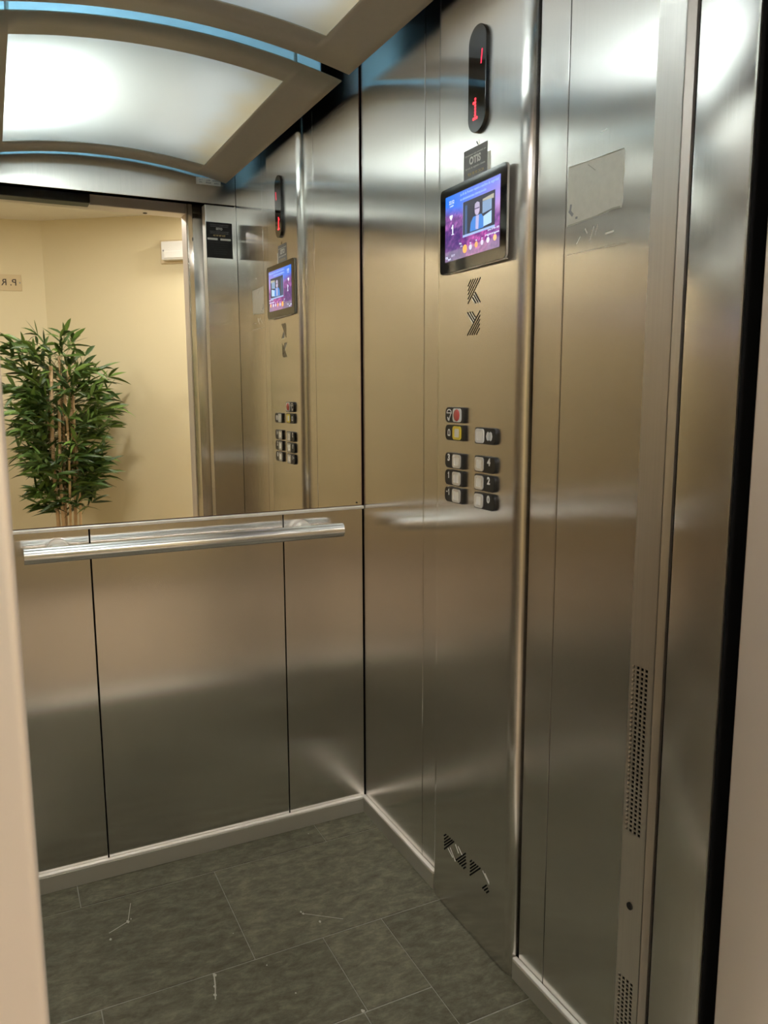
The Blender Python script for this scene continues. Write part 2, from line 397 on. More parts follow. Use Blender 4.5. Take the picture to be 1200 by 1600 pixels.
# worn chips in the grout and tile corners
b = MB()
for (x, y, r_) in ((-.606, -.498, .006), (-.614, -.532, .004), (-.619, -.556, .005), (-.350, -.742, .005), (-.325, -.434, .004), (-.752, -.221, .005), (-.744, -.214, .003),
                   (-.355, -.378, .004), (-.352, -.386, .0035), (-.21, -.05, .002), (-.46, -.63, .0022), (-.49, -.52, .002), (-.80, -.27, .004), (-.53, -.38, .0015)):
    pl = [(x+r_*random.uniform(.4, 1.0)*math.cos(2*PI*i/9), y+1.5*r_*random.uniform(.4, 1.0)*math.sin(2*PI*i/9)) for i in range(9)]
    b.prism(pl, 0, .0004)
for (p, q, w) in (((-.606, -.495), (-.612, -.53), .003), ((-.612, -.53), (-.622, -.57), .0025), ((-.752, -.221), (-.735, -.15), .0015), ((-.752, -.221), (-.80, -.245), .002), ((-.352, -.386), (-.27, -.45), .0012)):
    b.prism(stroke(*p, *q, w), 0, .0003)
b.build('grout_chip', pbr('chipped stone', (.46, .44, .38), .9), fl)
# skirtings
def skirting(name, pts_box, axis):
    b_ = MB().box(*pts_box, 0, .0455); o = b_.build(name, M['skirt'], None, bevel=.0008, seg=1)
    x0, x1, y0, y1 = pts_box
    MB().box(x0, x1, y0, y1, .0455, .0520).build('capping', M['steel_trim'], o, bevel=.0018)  # paler than the skirting: ceiling light on the top edge coloured in
    return struct(o, 'steel skirting with a capping edge coloured as if lit')
skirting('baseboard_back', (-W, -.0125, -.0005, -.0125), 'x')
skirting('baseboard_right', (-.0125, -.0005, -.0005, -.4485), 'y')
skirting('baseboard_right_front', (-.0125, -.0005, -.8035, -1.2425), 'y')
skirting('baseboard_left', (-W+.0005, -W+.0125, -.0130, -1.2425), 'y')
# ledge under the mirror
struct(MB().box(-W, -.0015, .009, -.0105, .9565, .9655).build('trim_4', M['steel_trim'], bevel=.002), 'bright steel ledge under the mirror')

# ------------------------------------------------------------------ mirror
mi = empty('mirror', (-.51, -.001, .967), 'back'); tag(mi, 'tall frameless mirror filling the back wall above the steel ledge', 'mirror')
og = (-.51, .967, .001)
MB().box(-W+.001, -.0060, .9675, 2.355, .0005, .0009).build('silvered_glass', M['mirror'], mi, og)
MB().box(-W+.001, -.0032, .9660, 2.355, -.0085, .0004).build('backing_board', M['mirror_edge'], mi, og)
for x in (-.022,):
    b = MB(); b.tube([(x, .975, .0008), (x, .975, .0030)], .0022, 14); b.build('clip', M['black_plastic'], mi, og, smooth=True)

# ------------------------------------------------------------------ handrail
hr = empty('handrail', (-.508, -.001, .889), 'back'); tag(hr, 'round polished steel handrail across the back wall below the mirror', 'handrail')
og = (-.508, .889, .001)
b = MB(); pts = [(-.9228, .9085, .057), (-.9222, .9085, .057), (-.0930, .9085, .057), (-.0922, .9085, .057)]
b.tube(pts, [.0190, .0200, .0200, .0190], 48); b.build('bar', M['steel_bar'], hr, og, smooth=True)
for x in (-.196, -.842):
    b = MB(); b.tube([(x, .9085, .0012), (x, .9085, .006), (x, .9085, .0065), (x, .9085, .040)], [.028, .028, .024, .024], 32)
    b.build('mount', M['steel_trim'], hr, og, smooth=True)

# ------------------------------------------------------------------ hung ceiling sheet, diffuser and lamp
XC, ZT, KK = -.51, 2.191, .25
def arc(x): return ZT-KK*(x-XC)**2
cp = empty('ceiling_panel', (XC, -.625, 2.13)); tag(cp, 'arched satin grey ceiling sheet with a rectangular light window', 'ceiling panel')
og = (XC, -.625, 2.13)
def arc_sheet(x0, x1, ys, hole=None, n=44, dz=0.0):
    xs = [x0+(x1-x0)*i/n for i in range(n+1)]
    if hole: xs = sorted(set(xs) | {hole[0], hole[1]}); n = len(xs)-1
    vs = [(x, y, arc(x)+dz) for y in ys for x in xs]; fs = []; k = n+1
    for j in range(len(ys)-1):
        for i in range(n):
            if hole and hole[0]-1e-6 <= xs[i] and xs[i+1] <= hole[1]+1e-6 and j == 1: continue
            fs.append((j*k+i, j*k+i+1, (j+1)*k+i+1, (j+1)*k+i))
    return MB().add(vs, fs)
sh = arc_sheet(-.975, -.045, [-1.224, -1.096, -.158, -.0265], (-.868, -.1645)).build('sheet', M['ceil_sheet'], cp, og, smooth=True)
sol = sh.modifiers.new('thickness', 'SOLIDIFY'); sol.thickness = .0035; sol.offset = 1
arc_sheet(-.90, -.135, [-1.112, -.140], dz=.006).build('diffuser', M['diffuser'], cp, og, smooth=True)
for (x, y) in ((-.15, -.1), (-.87, -.1), (-.15, -1.17), (-.87, -1.17)):
    b = MB(); b.tube([(x, y, arc(x)+.004), (x, y, 2.355)], .005, 10); b.build('hanger_rod', M['steel_trim'], cp, og, smooth=True)
# unseen light box added over the window to shape the light: white lined sides and lid, blue translucent ends that glow in the gaps
for x in (-.958, -.062):
    sg_ = 1 if x > XC else -1
    MB().box(x, x+sg_*.004, -1.115, -.132, arc(x)+.004, 2.352).build('side_baffle', M['black_plastic'], cp, og)
    MB().box(x-sg_*.0005, x-sg_*.004, -1.115, -.132, arc(x)+.006, 2.352).build('baffle_lining', M['lining'], cp, og)
MB().box(-.958, -.062, -1.115, -.132, 2.3525, 2.357).build('box_lid', M['lining'], cp, og)
for y in (-1.118, -.129):
    xs = [-.955+.89*i/24 for i in range(25)]
    vs = [(x, y, arc(x)+.0045) for x in xs]+[(x, y, 2.352) for x in xs]
    MB().add(vs, [(i, i+1, 26+i, 25+i) for i in range(24)]).build('glow_end_plate', M['acrylic'], cp, og)  # plates added; their blue tint stands in for cool light in the gaps
LX, LY, LZ = -.835, -.60, 2.308
lm = empty('ceiling_lamp', (LX, LY, LZ+.06)); tag(lm, 'twin tube fluorescent lamp glowing through the left of the ceiling diffuser', 'lamp')
LG = (LX, LY, LZ+.06)
for dx in (-.022, .022):
    b = MB(); b.tube([(LX+dx, LY-.28, LZ), (LX+dx, LY+.28, LZ)], .009, 12); b.build('tube', M['lamp_tube'], lm, LG, smooth=True)
for y in (LY-.29, LY+.29): MB().box(LX-.04, LX+.04, y-.012, y+.012, LZ-.012, 2.352).build('lamp_holder', M['white_plastic'], lm, LG, bevel=.003)
MB().box(LX-.04, LX+.04, LY-.27, LY+.27, LZ+.022, 2.352).build('housing', M['white_plastic'], lm, LG, bevel=.004)

dl = empty('ceiling_lamp', (-.30, LY, LZ+.06)); tag(dl, 'added dim twin tube fill lamp behind the yellowed right end of the ceiling diffuser', 'lamp')  # added fill lamp, evens out the right half of the diffuser
DG = (-.30, LY, LZ+.06)
for dx in (-.022, .022):
    b = MB(); b.tube([(-.30+dx, LY-.40, LZ), (-.30+dx, LY+.40, LZ)], .012, 12); b.build('tube', M['fill_tube'], dl, DG, smooth=True)
for y in (LY-.41, LY+.41): MB().box(-.34, -.26, y-.012, y+.012, LZ-.012, 2.352).build('lamp_holder', M['white_plastic'], dl, DG, bevel=.003)
# thin curved sheet added on the diffuser to draw a faint edge in its brightness
pl = [(-.85, -.15), (-.4447, -.15), (-.42, -.23), (-.385, -.3187), (-.3287, -.5237), (-.2904, -.7089), (-.2567, -.8865), (-.30, -.832), (-.3433, -.7935), (-.4123, -.7672), (-.4956, -.7641), (-.5552, -.7716), (-.70, -.80), (-.85, -.83)]
bm_ = bmesh.new(); f_ = bm_.faces.new([bm_.verts.new((x, y, 0)) for x, y in pl]); bmesh.ops.triangulate(bm_, faces=[f_])
bmesh.ops.subdivide_edges(bm_, edges=bm_.edges[:], cuts=3, use_grid_fill=True)
b = MB(); bm_.verts.index_update(); b.add([(v.co.x, v.co.y, arc(v.co.x)+.010) for v in bm_.verts], [tuple(v.index for v in q.verts) for q in bm_.faces]); bm_.free()
b.build('inner_sheet', M['inner'], cp, og, smooth=True)

# ------------------------------------------------------------------ control panel (car operating panel)
cop = empty('control_panel', (0, -.625, 0), 'right'); tag(cop, 'full height brushed steel lift control panel with round edges on the right wall', 'control panel')
OG = (.625, 0, 0)
prof = [(.4500+.025*(1-math.cos(t)), .0+.019*math.sin(t)) for t in [PI/2*i/8 for i in range(9)]]
prof = [(.4500, -.010)]+prof+[(.7750+.027*math.sin(t), .019*math.cos(t)) for t in [PI/2*i/10 for i in range(11)]]+[(.8020, -.010)]
zz0, zz1 = .004, ROOF-.004; k = len(prof)
vs = [(a, zz0, n) for a, n in prof]+[(a, zz1, n) for a, n in prof]
fs = [(i, i+1, k+i+1, k+i) for i in range(k-1)]+[(k-1, 0, k, 2*k-1), tuple(range(k-1, -1, -1)), tuple(range(k, 2*k))]
MB().add(vs, fs).build('faceplate', M['steel_cop'], cop, OG, smooth=True, fix=True)
FN = .0191
# floor indicator
ind = MB().prism(rrect(.6000, .6665, 1.828, 2.035, .0330, 10), FN-.001, .0275).build('floor_indicator', M['black_gloss'], cop, OG, bevel=.0015)
one = ('..1..', '.11..', '..1..', '..1..', '..1..', '..1..', '.111.')
b = MB()
for r_, row in enumerate(one):
    for c_, ch in enumerate(row):
        if ch == '1': b.prism(ell(.6165+c_*.0062, 1.8935-r_*.0062, .0028, .0028, 12), .0274, .0281)
b.build('floor_digit', M['led'], ind, OG)
MB().prism(stroke(.6485, 1.956, .6525, 1.983, .0030), .0274, .0281).build('direction_arrow', M['led_dim'], ind, OG)
b = MB()
b.prism(ell(.6275, 1.8105, .0052, .0058, 18), FN-.001, FN+.0006); b.build('key_switch', M['chrome'], cop, OG)
MB().prism(stroke(.6240, 1.8135, .6290, 1.8070, .0022), FN, FN+.0011).build('key_slot', M['rubber'], cop, OG)

# call buttons
def one(cx, cy, h):
    w_ = h*.17
    return [[(cx-w_/2, cy-h/2), (cx+w_/2, cy-h/2), (cx+w_/2, cy+h/2), (cx-w_/2, cy+h/2)], [(cx-h*.30, cy+h*.22), (cx-h*.22, cy+h*.12), (cx+w_*.2, cy+h*.36), (cx+w_*.2, cy+h*.5)]]
def ring(mb, o, i, n0, n1):
    k_ = len(o); vs_ = [(x, y, n0) for x, y in o]+[(x, y, n1) for x, y in o]+[(x, y, n1) for x, y in i]+[(x, y, n0) for x, y in i]
    fs_ = []
    for j in range(k_):
        q = (j+1) % k_
        fs_ += [(j, q, k_+q, k_+j), (k_+j, k_+q, 2*k_+q, 2*k_+j), (2*k_+j, 2*k_+q, 3*k_+q, 3*k_+j)]
    mb.add(vs_, fs_)
NF = .0265
def button(col, top, sym, ringm, capm, oval=False):
    bot = top-.0355
    if col == 0: a0, a1, r4, c0, c1, sx = .5155, .5960, (.012, .004, .004, .012), .5520, .5870, .5335
    else: a0, a1, r4, c0, c1, sx = .6425, .7230, (.004, .012, .012, .004), .6470, .6800, .6990
    h = MB().prism(rrect(a0, a1, bot, top, r4), FN-.001, NF).build('button', M['black_plastic'], cop, OG, bevel=.0018)
    m_ = .0025
    b_ = MB(); ring(b_, rrect(c0, c1, bot+m_, top-m_, .007), rrect(c0+.0065, c1-.0065, bot+m_+.0055, top-m_-.0055, .003), NF-.0006, NF+.0022)
    b_.build('button_ring', ringm, h, OG, fix=True, smooth=True)
    cx, cy = (c0+c1)/2, (bot+top)/2
    if oval:
        d = MB()
        for q, (s_, n_) in enumerate(((1.0, NF+.0022), (.9, NF+.0040), (.65, NF+.0052), (.3, NF+.0058))):
            d.v += [(x, y, n_) for x, y in ell(cx, cy, .0125*s_, .0135*s_, 24)]; d.c += [None]*24
        for q in range(3): d.f += [(q*24+j, q*24+(j+1) % 24, (q+1)*24+(j+1) % 24, (q+1)*24+j) for j in range(24)]
        d.f.append(tuple(72+j for j in range(24)))
        d.build('button_cap', capm, h, OG, smooth=True)
    else:
        MB().prism(rrect(c0+.0062, c1-.0062, bot+m_+.0052, top-m_-.0052, .004), NF-.0004, NF+.0012).build('button_cap', capm, h, OG, bevel=.001)
    if sym in ('phone', 'bell', 'open'):
        b_ = MB(); cy = bot+.018
        if sym == 'phone':
            for j in range(8):
                t0, t1 = PI*(1.05-j/8*1.1), PI*(1.05-(j+1)/8*1.1)
                b_.prism(stroke(sx+.010*math.cos(t0), cy+.004+.008*math.sin(t0), sx+.010*math.cos(t1), cy+.004+.008*math.sin(t1), .0026), NF-.0002, NF+.0004)
            b_.prism(stroke(sx-.009, cy+.004, sx+.009, cy+.0045, .0022), NF-.0002, NF+.0004)
            b_.prism(stroke(sx+.008, cy+.004, sx+.001, cy-.009, .0026), NF-.0002, NF+.0004)
            b_.prism([(sx-.0085, cy-.006), (sx-.006, cy-.012), (sx-.001, cy-.0145), (sx+.003, cy-.011), (sx-.001, cy-.0085), (sx-.0055, cy-.0045)], NF-.0002, NF+.0004)
        elif sym == 'bell':
            o_ = [(sx-.0060, cy-.007), (sx-.0035, cy-.0085), (sx+.0035, cy-.0085), (sx+.0060, cy-.007), (sx+.0055, cy+.003), (sx+.0028, cy+.0075), (sx-.0028, cy+.0075), (sx-.0055, cy+.003)]
            i_ = [(sx+(x-sx)*.5, cy+(y-cy)*.62) for x, y in o_]
            ring(b_, o_, i_, NF-.0002, NF+.0004)
        else:
            for s_ in (-1, 1):
                b_.prism([(sx+s_*.0046, cy-.0100), (sx+s_*.0092, cy-.007), (sx+s_*.0118, cy), (sx+s_*.0092, cy+.007), (sx+s_*.0046, cy+.0100)], NF-.0002, NF+.0004)
                b_.prism(rrect(sx+s_*.0018-.0009, sx+s_*.0018+.0009, cy-.0085, cy+.0085, .0003), NF-.0002, NF+.0004)
        b_.build('symbol', M['white_ink'], h, OG, fix=True)
    else:
        if sym in ('1', '-1'):
            b_ = MB(); ox = .002 if sym == '-1' else .0005
            for p_ in one(sx+ox, bot+.0235, .0150): b_.prism(p_, NF-.0002, NF+.0004)
            if sym == '-1': b_.prism(rrect(sx-.0105, sx-.0040, bot+.0222, bot+.0247, .0003), NF-.0002, NF+.0004)
            b_.build('numeral', M['white_ink'], h, OG)
        else: text('numeral', sym, .0150, sx, bot+.0235, NF-.0001, M['white_ink'], h, OG, th=.0005, bold=.0009)
    return h
def blabel(o, s): o['label'] = s
blabel(button(0, 1.2625, 'phone', M['white_plastic'], M['red_plastic'], True), 'black button with a red oval cap and a phone sign')
blabel(button(0, 1.2225, 'bell', M['yellow_plastic'], M['cap']), 'black button with a yellow ring and a bell sign')
blabel(button(1, 1.2210, 'open', M['white_plastic'], M['cap']), 'black button with a white ring and a door opening sign')
for col, top, s in ((0, 1.1585, '3'), (1, 1.1600, '4'), (0, 1.1190, '1'), (1, 1.1200, '2'), (0, 1.0795, '-1'), (1, 1.0800, '0')):
    blabel(button(col, top, s, M['ring'], M['cap']), 'black floor button marked %s' % s)

# letter marks: black strips painted as dark slots, pale strips as their lit edges, below the screen and along the foot of the panel
KD = [(0.6078,1.5365,0.5955,1.5234),(0.617,1.5367,0.5957,1.5141),(0.6262,1.5364,0.5959,1.5056),(0.6352,1.5362,0.5961,1.4963),(0.645,1.5367,0.5963,1.4869),(0.6236,1.5084,0.6455,1.4857),(0.6195,1.5036,0.6365,1.4865),(0.6138,1.4989,0.6283,1.4856)]
YD = [(0.6452,1.4679,0.5953,1.4189),(0.6455,1.4587,0.6048,1.4192),(0.6449,1.45,0.6141,1.4191),(0.6443,1.4409,0.6225,1.419),(0.6446,1.4321,0.6317,1.4188),(0.6137,1.4684,0.6274,1.4554),(0.6044,1.4688,0.6234,1.4504),(0.595,1.4687,0.6202,1.4453)]
FD = [(0.5137,0.1906,0.5253,0.2005),(0.5151,0.182,0.5357,0.2017),(0.5153,0.1733,0.546,0.2015),(0.5154,0.1654,0.555,0.2014),(0.5155,0.1553,0.5626,0.202),(0.5723,0.1569,0.6169,0.2003),(0.5811,0.1569,0.617,0.1921),(0.5885,0.1555,0.6172,0.1838),(0.5984,0.1562,0.6198,0.1769),(0.607,0.1549,0.6177,0.1652),(0.6362,0.1891,0.6442,0.1978),(0.6364,0.1809,0.6547,0.1989),(0.6366,0.172,0.6628,0.1981),(0.6368,0.1639,0.672,0.1993),(0.6359,0.1543,0.681,0.1991),(0.6902,0.1531,0.7086,0.1724),(0.6981,0.1525,0.7132,0.1677),(0.707,0.1519,0.7177,0.1631)]
FL = [(0.569,0.1976,0.5843,0.1821),(0.5814,0.1988,0.6014,0.1861),(0.5337,0.1682,0.5571,0.1554),(0.5439,0.1753,0.5698,0.1526),(0.690,0.1973,0.7176,0.1799),(0.6999,0.1966,0.7173,0.1832)]
def mark(name, dark, light, w, off=None):
    b_ = MB()
    for s_ in dark: b_.prism(stroke(*s_, w), FN-.0005, FN+.0002)
    o = b_.build(name, M['black'], cop, OG, fix=True)
    if light:
        for s_ in light: MB().prism(stroke(*s_, w*.8), FN-.0005, FN+.0002).build('lit_slot_edge', M['steel_trim'], o, OG, fix=True)  # pale strips painted for cut edges catching the light
    return o
def shift(L, da, db): return [(p[0]+da, p[1]+db, p[2]+da, p[3]+db) for p in L]
mark('letter_mark', KD, shift(KD[5:], -.0024, -.0024), .0030)['label'] = 'upper slotted letter mark like a K'
mark('letter_mark', YD, shift(YD[5:], -.0024, -.0024), .0030)['label'] = 'lower slotted letter mark like a Y'
mark('vent_slots', FD, FL, .0038)['label'] = 'row of slanted slots at the foot of the panel'

# ------------------------------------------------------------------ tablet screen on the panel
TA0, TA1, TB0, TB1 = .4858, .7570, 1.5590, 1.7420
def wp(a, b_, n): return (a, b_, n+.0262+(a-.4858)/.2712*.0076)
def wb0(a, b_, n): return (a, b_, .0193) if n < -.5 else wp(a, b_, n)
tb = empty('display_screen', (0, -.6214, 1.5590), 'right'); tag(tb, 'black framed wide display screen lit with a news page, on the steel control panel', 'screen')
TO = (.6214, 1.5590, 0)
MB().prism(rrect(TA0+.03, TA1-.03, TB0+.02, TB1-.02, .008), -1, -.006).map(wb0).build('rear_block', M['black_plastic'], tb, TO)
MB().prism(rrect(TA0, TA1, TB0, TB1, .012), -.0062, -.0014).map(wb0).build('housing', M['grey_plastic'], tb, TO, smooth=True)
gl = MB().prism(rrect(TA0+.0008, TA1-.0008, TB0+.0008, TB1-.0008, .011), -.0015, 0).map(wp).build('front_glass', M['black_gloss'], tb, TO, smooth=True)
SA0, SA1, SB0, SB1 = .5110, .7345, 1.5840, 1.7230
NU, NV = 56, 36
b = MB(); rr = random.Random(3)
vs = []; fs = []; cs = []
def noise2(x, y): return .5+.25*math.sin(x*23.1+y*7.3+2*math.sin(y*19))+.25*math.sin(y*31.7-x*13.9+2.4*math.sin(x*17))
for j in range(NV+1):
    for i in range(NU+1):
        u, v = i/NU, j/NV
        vs.append((SA0+(SA1-SA0)*u, SB0+(SB1-SB0)*v, .0003))
        sky = (.02+.16*u, .15+.05*u, .66-.06*u); dusk = (.62, .28, .42)
        t = max(0, min(1, (.95-v)*1.5))*u**3
        c_ = [sky[q]*(1-t)+dusk[q]*t for q in range(3)]
        nn = noise2(u*1.3, v*1.5); nn2 = rr.random()
        g = max(0, min(1, (.86-.25*u-v)*6))            # plants in the lower left
        fol = [(.09+.34*nn*nn2), (.035+.10*nn*nn2), (.16+.26*nn*nn2)]
        if u < .42 and v < .5: fol = [x*.45 for x in fol]; fol[2] += .05
        if .3 < u < .8 and v < .4: fol = [fol[0]*1.5, fol[1]*.9, fol[2]*1.05]
        if v < .14: fol = [x*.7+.10 for x in fol]
        c_ = [c_[q]*(1-g)+fol[q]*g for q in range(3)]
        cs.append(tuple(c_))
k = NU+1
fs = [(j*k+i, j*k+i+1, (j+1)*k+i+1, (j+1)*k+i) for j in range(NV) for i in range(NU)]
b.add(vs, fs); b.c = cs; b.map(wp)
pic = b.build('screen', M['screen'], tb, TO)
def flat(name, polys, n, colr, s=1.1):
    b_ = MB()
    for p in polys: b_.prism(p, n, n+.0003)
    return b_.map(wp).build(name, scr(colr, s), pic, TO, fix=True)
VA0, VA1, VB0, VB1 = .5895, .7160, 1.6300, 1.6975
flat('video_frame', [[(VA0-.001, VB0-.0045), (VA1, VB0-.0045), (VA1, VB0), (VA0-.001, VB0)], [(VA0-.001, VB0), (VA0, VB0), (VA0, VB1), (VA0-.001, VB1)]], .0004, (.33, .45, .75))
flat('video_picture', [[(VA0, VB0), (VA1, VB0), (VA1, VB1), (VA0, VB1)]], .0005, (.035, .038, .055))
flat('video_shelf', [[(VA0+.008, VB0), (VA0+.018, VB0), (VA0+.018, VB1-.008), (VA0+.008, VB1-.008)]], .0007, (.05, .10, .22))
flat('video_window', [[(VA1-.047, VB0+.030), (VA1-.012, VB0+.033), (VA1-.012, VB1-.014), (VA1-.047, VB1-.014)]], .0007, (.22, .33, .50))
flat('video_lamp', [[(VA1-.047, VB1-.013), (VA1-.004, VB1-.015), (VA1-.004, VB1-.006), (VA1-.047, VB1-.009)]], .0007, (.40, .38, .30))
flat('video_paper', [[(VA1-.043, VB0+.004), (VA1-.012, VB0+.006), (VA1-.012, VB0+.030), (VA1-.043, VB0+.024)]], .0009, (.42, .62, .95))
hd, tx = (.6485, 1.6725), .0
flat('video_person', [ell(hd[0], hd[1], .0098, .0115)], .0011, (.50, .42, .58))
flat('video_hair', [[(hd[0]-.010, hd[1]+.004), (hd[0]+.010, hd[1]+.004), (hd[0]+.009, hd[1]+.012), (hd[0], hd[1]+.0155), (hd[0]-.009, hd[1]+.012)]], .0013, (.40, .36, .50))
flat('video_glasses', [[(hd[0]-.009, hd[1]+.0012), (hd[0]+.009, hd[1]+.0012), (hd[0]+.009, hd[1]+.0032), (hd[0]-.009, hd[1]+.0032)]], .0014, (.05, .04, .10))
flat('video_jacket', [[(.6195, VB0+.002), (.6740, VB0+.002), (.6735, VB0+.022), (.6640, VB0+.031), (.6330, VB0+.030), (.6230, VB0+.020)]], .0010, (.06, .22, .62))
flat('video_shirt', [[(.6430, VB0+.004), (.6540, VB0+.002), (.6560, VB0+.030), (.6440, VB0+.030)]], .0012, (.45, .42, .66))
WH = scr((.75, .82, 1.0), 1.1)
def st(s_, cap, a, b_, al='CENTER', sq=1.0, bold=0, m=None): return text('screen_text', s_, cap, a, b_, .0006, m or WH, pic, TO, align=al, th=.0002, squeeze=sq, warp=wp, bold=bold)
TXD = scr((.30, .48, .95), 1.1)
st('La IA de Frontier supera a muchos de seguridad', .0056, .5765, 1.7155, 'LEFT', .98, m=TXD)
st('en administraciones internacionales', .0056, .5765, 1.7055, 'LEFT', .92, m=TXD)
st('22:52', .0072, .5390, 1.7080); st('13 NOV', .0034, .5390, 1.7000)
flat('heart', [[(.5375, 1.6700), (.5440, 1.6768), (.5440, 1.6800), (.5415, 1.6818), (.5390, 1.6812), (.5375, 1.6795), (.5360, 1.6812), (.5335, 1.6818), (.5310, 1.6800), (.5310, 1.6768)]], .0006, (.75, .82, 1.0))
flat('floor_number', one(.5450, 1.6495, .0210)+[[(.5395, 1.6390), (.5505, 1.6390), (.5505, 1.6405), (.5395, 1.6405)]], .0006, (.75, .82, 1.0))
st('Lunes, 13 Nov. 2023', .0036, .7330, 1.6235, 'RIGHT'); st('previsiones para la semana', .0036, .7330, 1.6150, 'RIGHT', .95)
st('Hoy', .0040, .5790, 1.6150); st('13 C', .0036, .5840, 1.6085)
st('93%', .0046, .5190, 1.5925); st('km/h', .0044, .5310, 1.5885); st('12 / 7', .0044, .5470, 1.5945)
for i, (a, b_, r_, c_) in enumerate(((.5985, 1.6010, .0088, (1.0, .42, .10)), (.6220, 1.6010, .0056, (.62, .62, .78)), (.6455, 1.6025, .0060, (.95, .40, .14)), (.6685, 1.6032, .0054, (.66, .60, .76)), (.6915, 1.6042, .0058, (.72, .66, .80)), (.7175, 1.6048, .0062, (1.0, .52, .22)))):
    flat('weather_icon', [ell(a, b_, r_, r_)], .0006, c_)
    if i: st(('Mar', 'Mié', 'Jue', 'Vie', 'Sáb')[i-1], .0030, a, b_+.0085)
# lower lip of the housing
MB().box(.53, .757, TB0-.0012, TB0+.0004, -.006, -.002).map(wp).build('steel_lip', M['steel_trim'], tb, TO)

# ------------------------------------------------------------------ stickers and notices
sk = empty('sticker', (0, -.6185, 1.7100), 'right'); tag(sk, 'small grey maintenance sticker with white lettering just above the display screen', 'sticker')
so = (.6185, 1.7100, 0)
pl = MB().box(.5735, .6640, 1.7000, 1.8050, FN, FN+.0004).build('film', M['sticker_grey'], sk, so)
text('lettering', 'Este ascensor está conectado con', .0042, .6188, 1.7930, FN+.0003, M['white_ink'], pl, so, squeeze=.98)
text('lettering', 'OTIS', .0145, .6175, 1.7800, FN+.0003, M['white_ink'], pl, so, bold=.0009)
text('lettering', 'Servicio de urgencia a clientes', .0044, .6188, 1.7665, FN+.0003, M['white_ink'], pl, so)
text('lettering', '924 98 90 24 24', .0062, .6210, 1.7535, FN+.0003, M['gold_ink'], pl, so, squeeze=1.05)
o = MB().box(.6655, .6765, 1.7420, 1.7830, FN, FN+.0003).build('tape_strip', M['residue']); o.matrix_world = orient('right')
tag(o, 'narrow strip of dull tape residue beside the small grey maintenance sticker', 'tape')

nt_ = empty('notice', (-.0735, -1.2440, 1.845), 'front'); tag(nt_, 'black maintenance notice with white bars on the front steel return, seen in the mirror', 'notice')
NO = (.0735, 1.845, -1.2440); nn0 = -1.2439
ns = MB().box(.0195, .1275, 1.8445, 1.9860, nn0, nn0+.0005).build('film', M['notice_black'], nt_, NO)
def nl(s_, cap, b_, m, sq=1.0, bold=0): text('lettering', s_, cap, .0735, b_, nn0+.0004, m, ns, NO, squeeze=sq, bold=bold)
nl('ESTE ASCENSOR ESTÁ CONECTADO', .0040, 1.9760, M['grey_ink'], .82); nl('CON EL SERVICIO DE URGENCIAS', .0040, 1.9695, M['grey_ink'], .85)
nl('OTIS', .0088, 1.9600, M['white_ink'], 1.0, .0005)
nl('SERVICIO DE ATENCIÓN AL CLIENTE', .0042, 1.9490, M['grey_ink'], .80); nl('LAS 24 HORAS TODOS LOS DÍAS', .0042, 1.9425, M['grey_ink'], .88)
nl('924 98 90 24', .0066, 1.9335, M['gold_ink'], 1.0, .0003)
for a0, a1 in ((.0265, .0695), (.0810, .1235)):
    MB().prism(rrect(a0, a1, 1.9155, 1.9235, .001), nn0+.0003, nn0+.0008).build('white_bar', M['white_ink'], ns, NO)
for i in range(6): nl(('En caso de parada mantenga la calma', 'pulse el botón de alarma y espere', 'a que le atienda el servicio técnico', 'no intente salir de la cabina', 'respete la carga máxima indicada', 'gracias por su colaboración')[i], .0040, 1.9050-i*.0085, M['dim_ink'], .85)
lb = empty('instruction_label', (-.111, -1.2455, 2.128), 'front'); tag(lb, 'small white printed label on the steel header above the notice, seen in the mirror', 'label')
LO = (.111, 2.128, -1.2455); ln0 = -1.2454
lbf = MB().box(.0605, .1615, 2.1290, 2.1560, ln0, ln0+.0004).build('film', M['white_plastic'], lb, LO)
for i, (a, s_) in enumerate(((.078, '6 PERSONAS'), (.111, '450 kg'), (.143, 'R.A.E.'))):
    text('lettering', s_, .0055, a, 2.1470, ln0+.0003, M['sign_ink'], lbf, LO, squeeze=.75); text('lettering', ('CARGA', 'MÁXIMA', 'OTIS')[i], .0055, a, 2.1375, ln0+.0003, M['sign_ink'], lbf, LO, squeeze=.75)
# square of residue left by an old sticker on the right wall, with scratches
rs = empty('sticker_residue', (0, -.975, 1.594), 'right'); tag(rs, 'pale square patch of adhesive residue from a removed sticker on the right wall', 'residue')
RO = (.975, 1.594, 0)
pg = [(.9000, 1.5945), (.935, 1.5965), (.985, 1.5990), (1.010, 1.6000), (1.024, 1.6050), (1.042, 1.6010), (1.0455, 1.6120), (1.0440, 1.640), (1.046, 1.660), (1.0445, 1.6930), (1.030, 1.6935), (.985, 1.6940), (.940, 1.6975), (.9020, 1.6985), (.9000, 1.66), (.9010, 1.63)]
MB().prism(pg, -.0002, .0004).build('film', M['residue'], rs, RO)
b = MB()
for s_ in ((.905, 1.6965, 1.044, 1.6945, .0016), (.905, 1.596, .985, 1.5995, .0016), (.985, 1.5995, 1.02, 1.6035, .003), (1.02, 1.6035, 1.04, 1.603, .003), (.955, 1.690, .975, 1.676, .0014)):
    MB().prism(stroke(*s_), .0003, .0006).build('torn_edge', M['skirt'], rs, RO)
b = MB()
for s_ in ((.907, 1.622, .918, 1.612, .006), (.912, 1.632, .910, 1.62, .005), (.925, 1.606, .931, 1.606, .004)): MB().prism(stroke(*s_), .0003, .0006).build('dark_speck', M['grey_ink'], rs, RO)
b = MB()
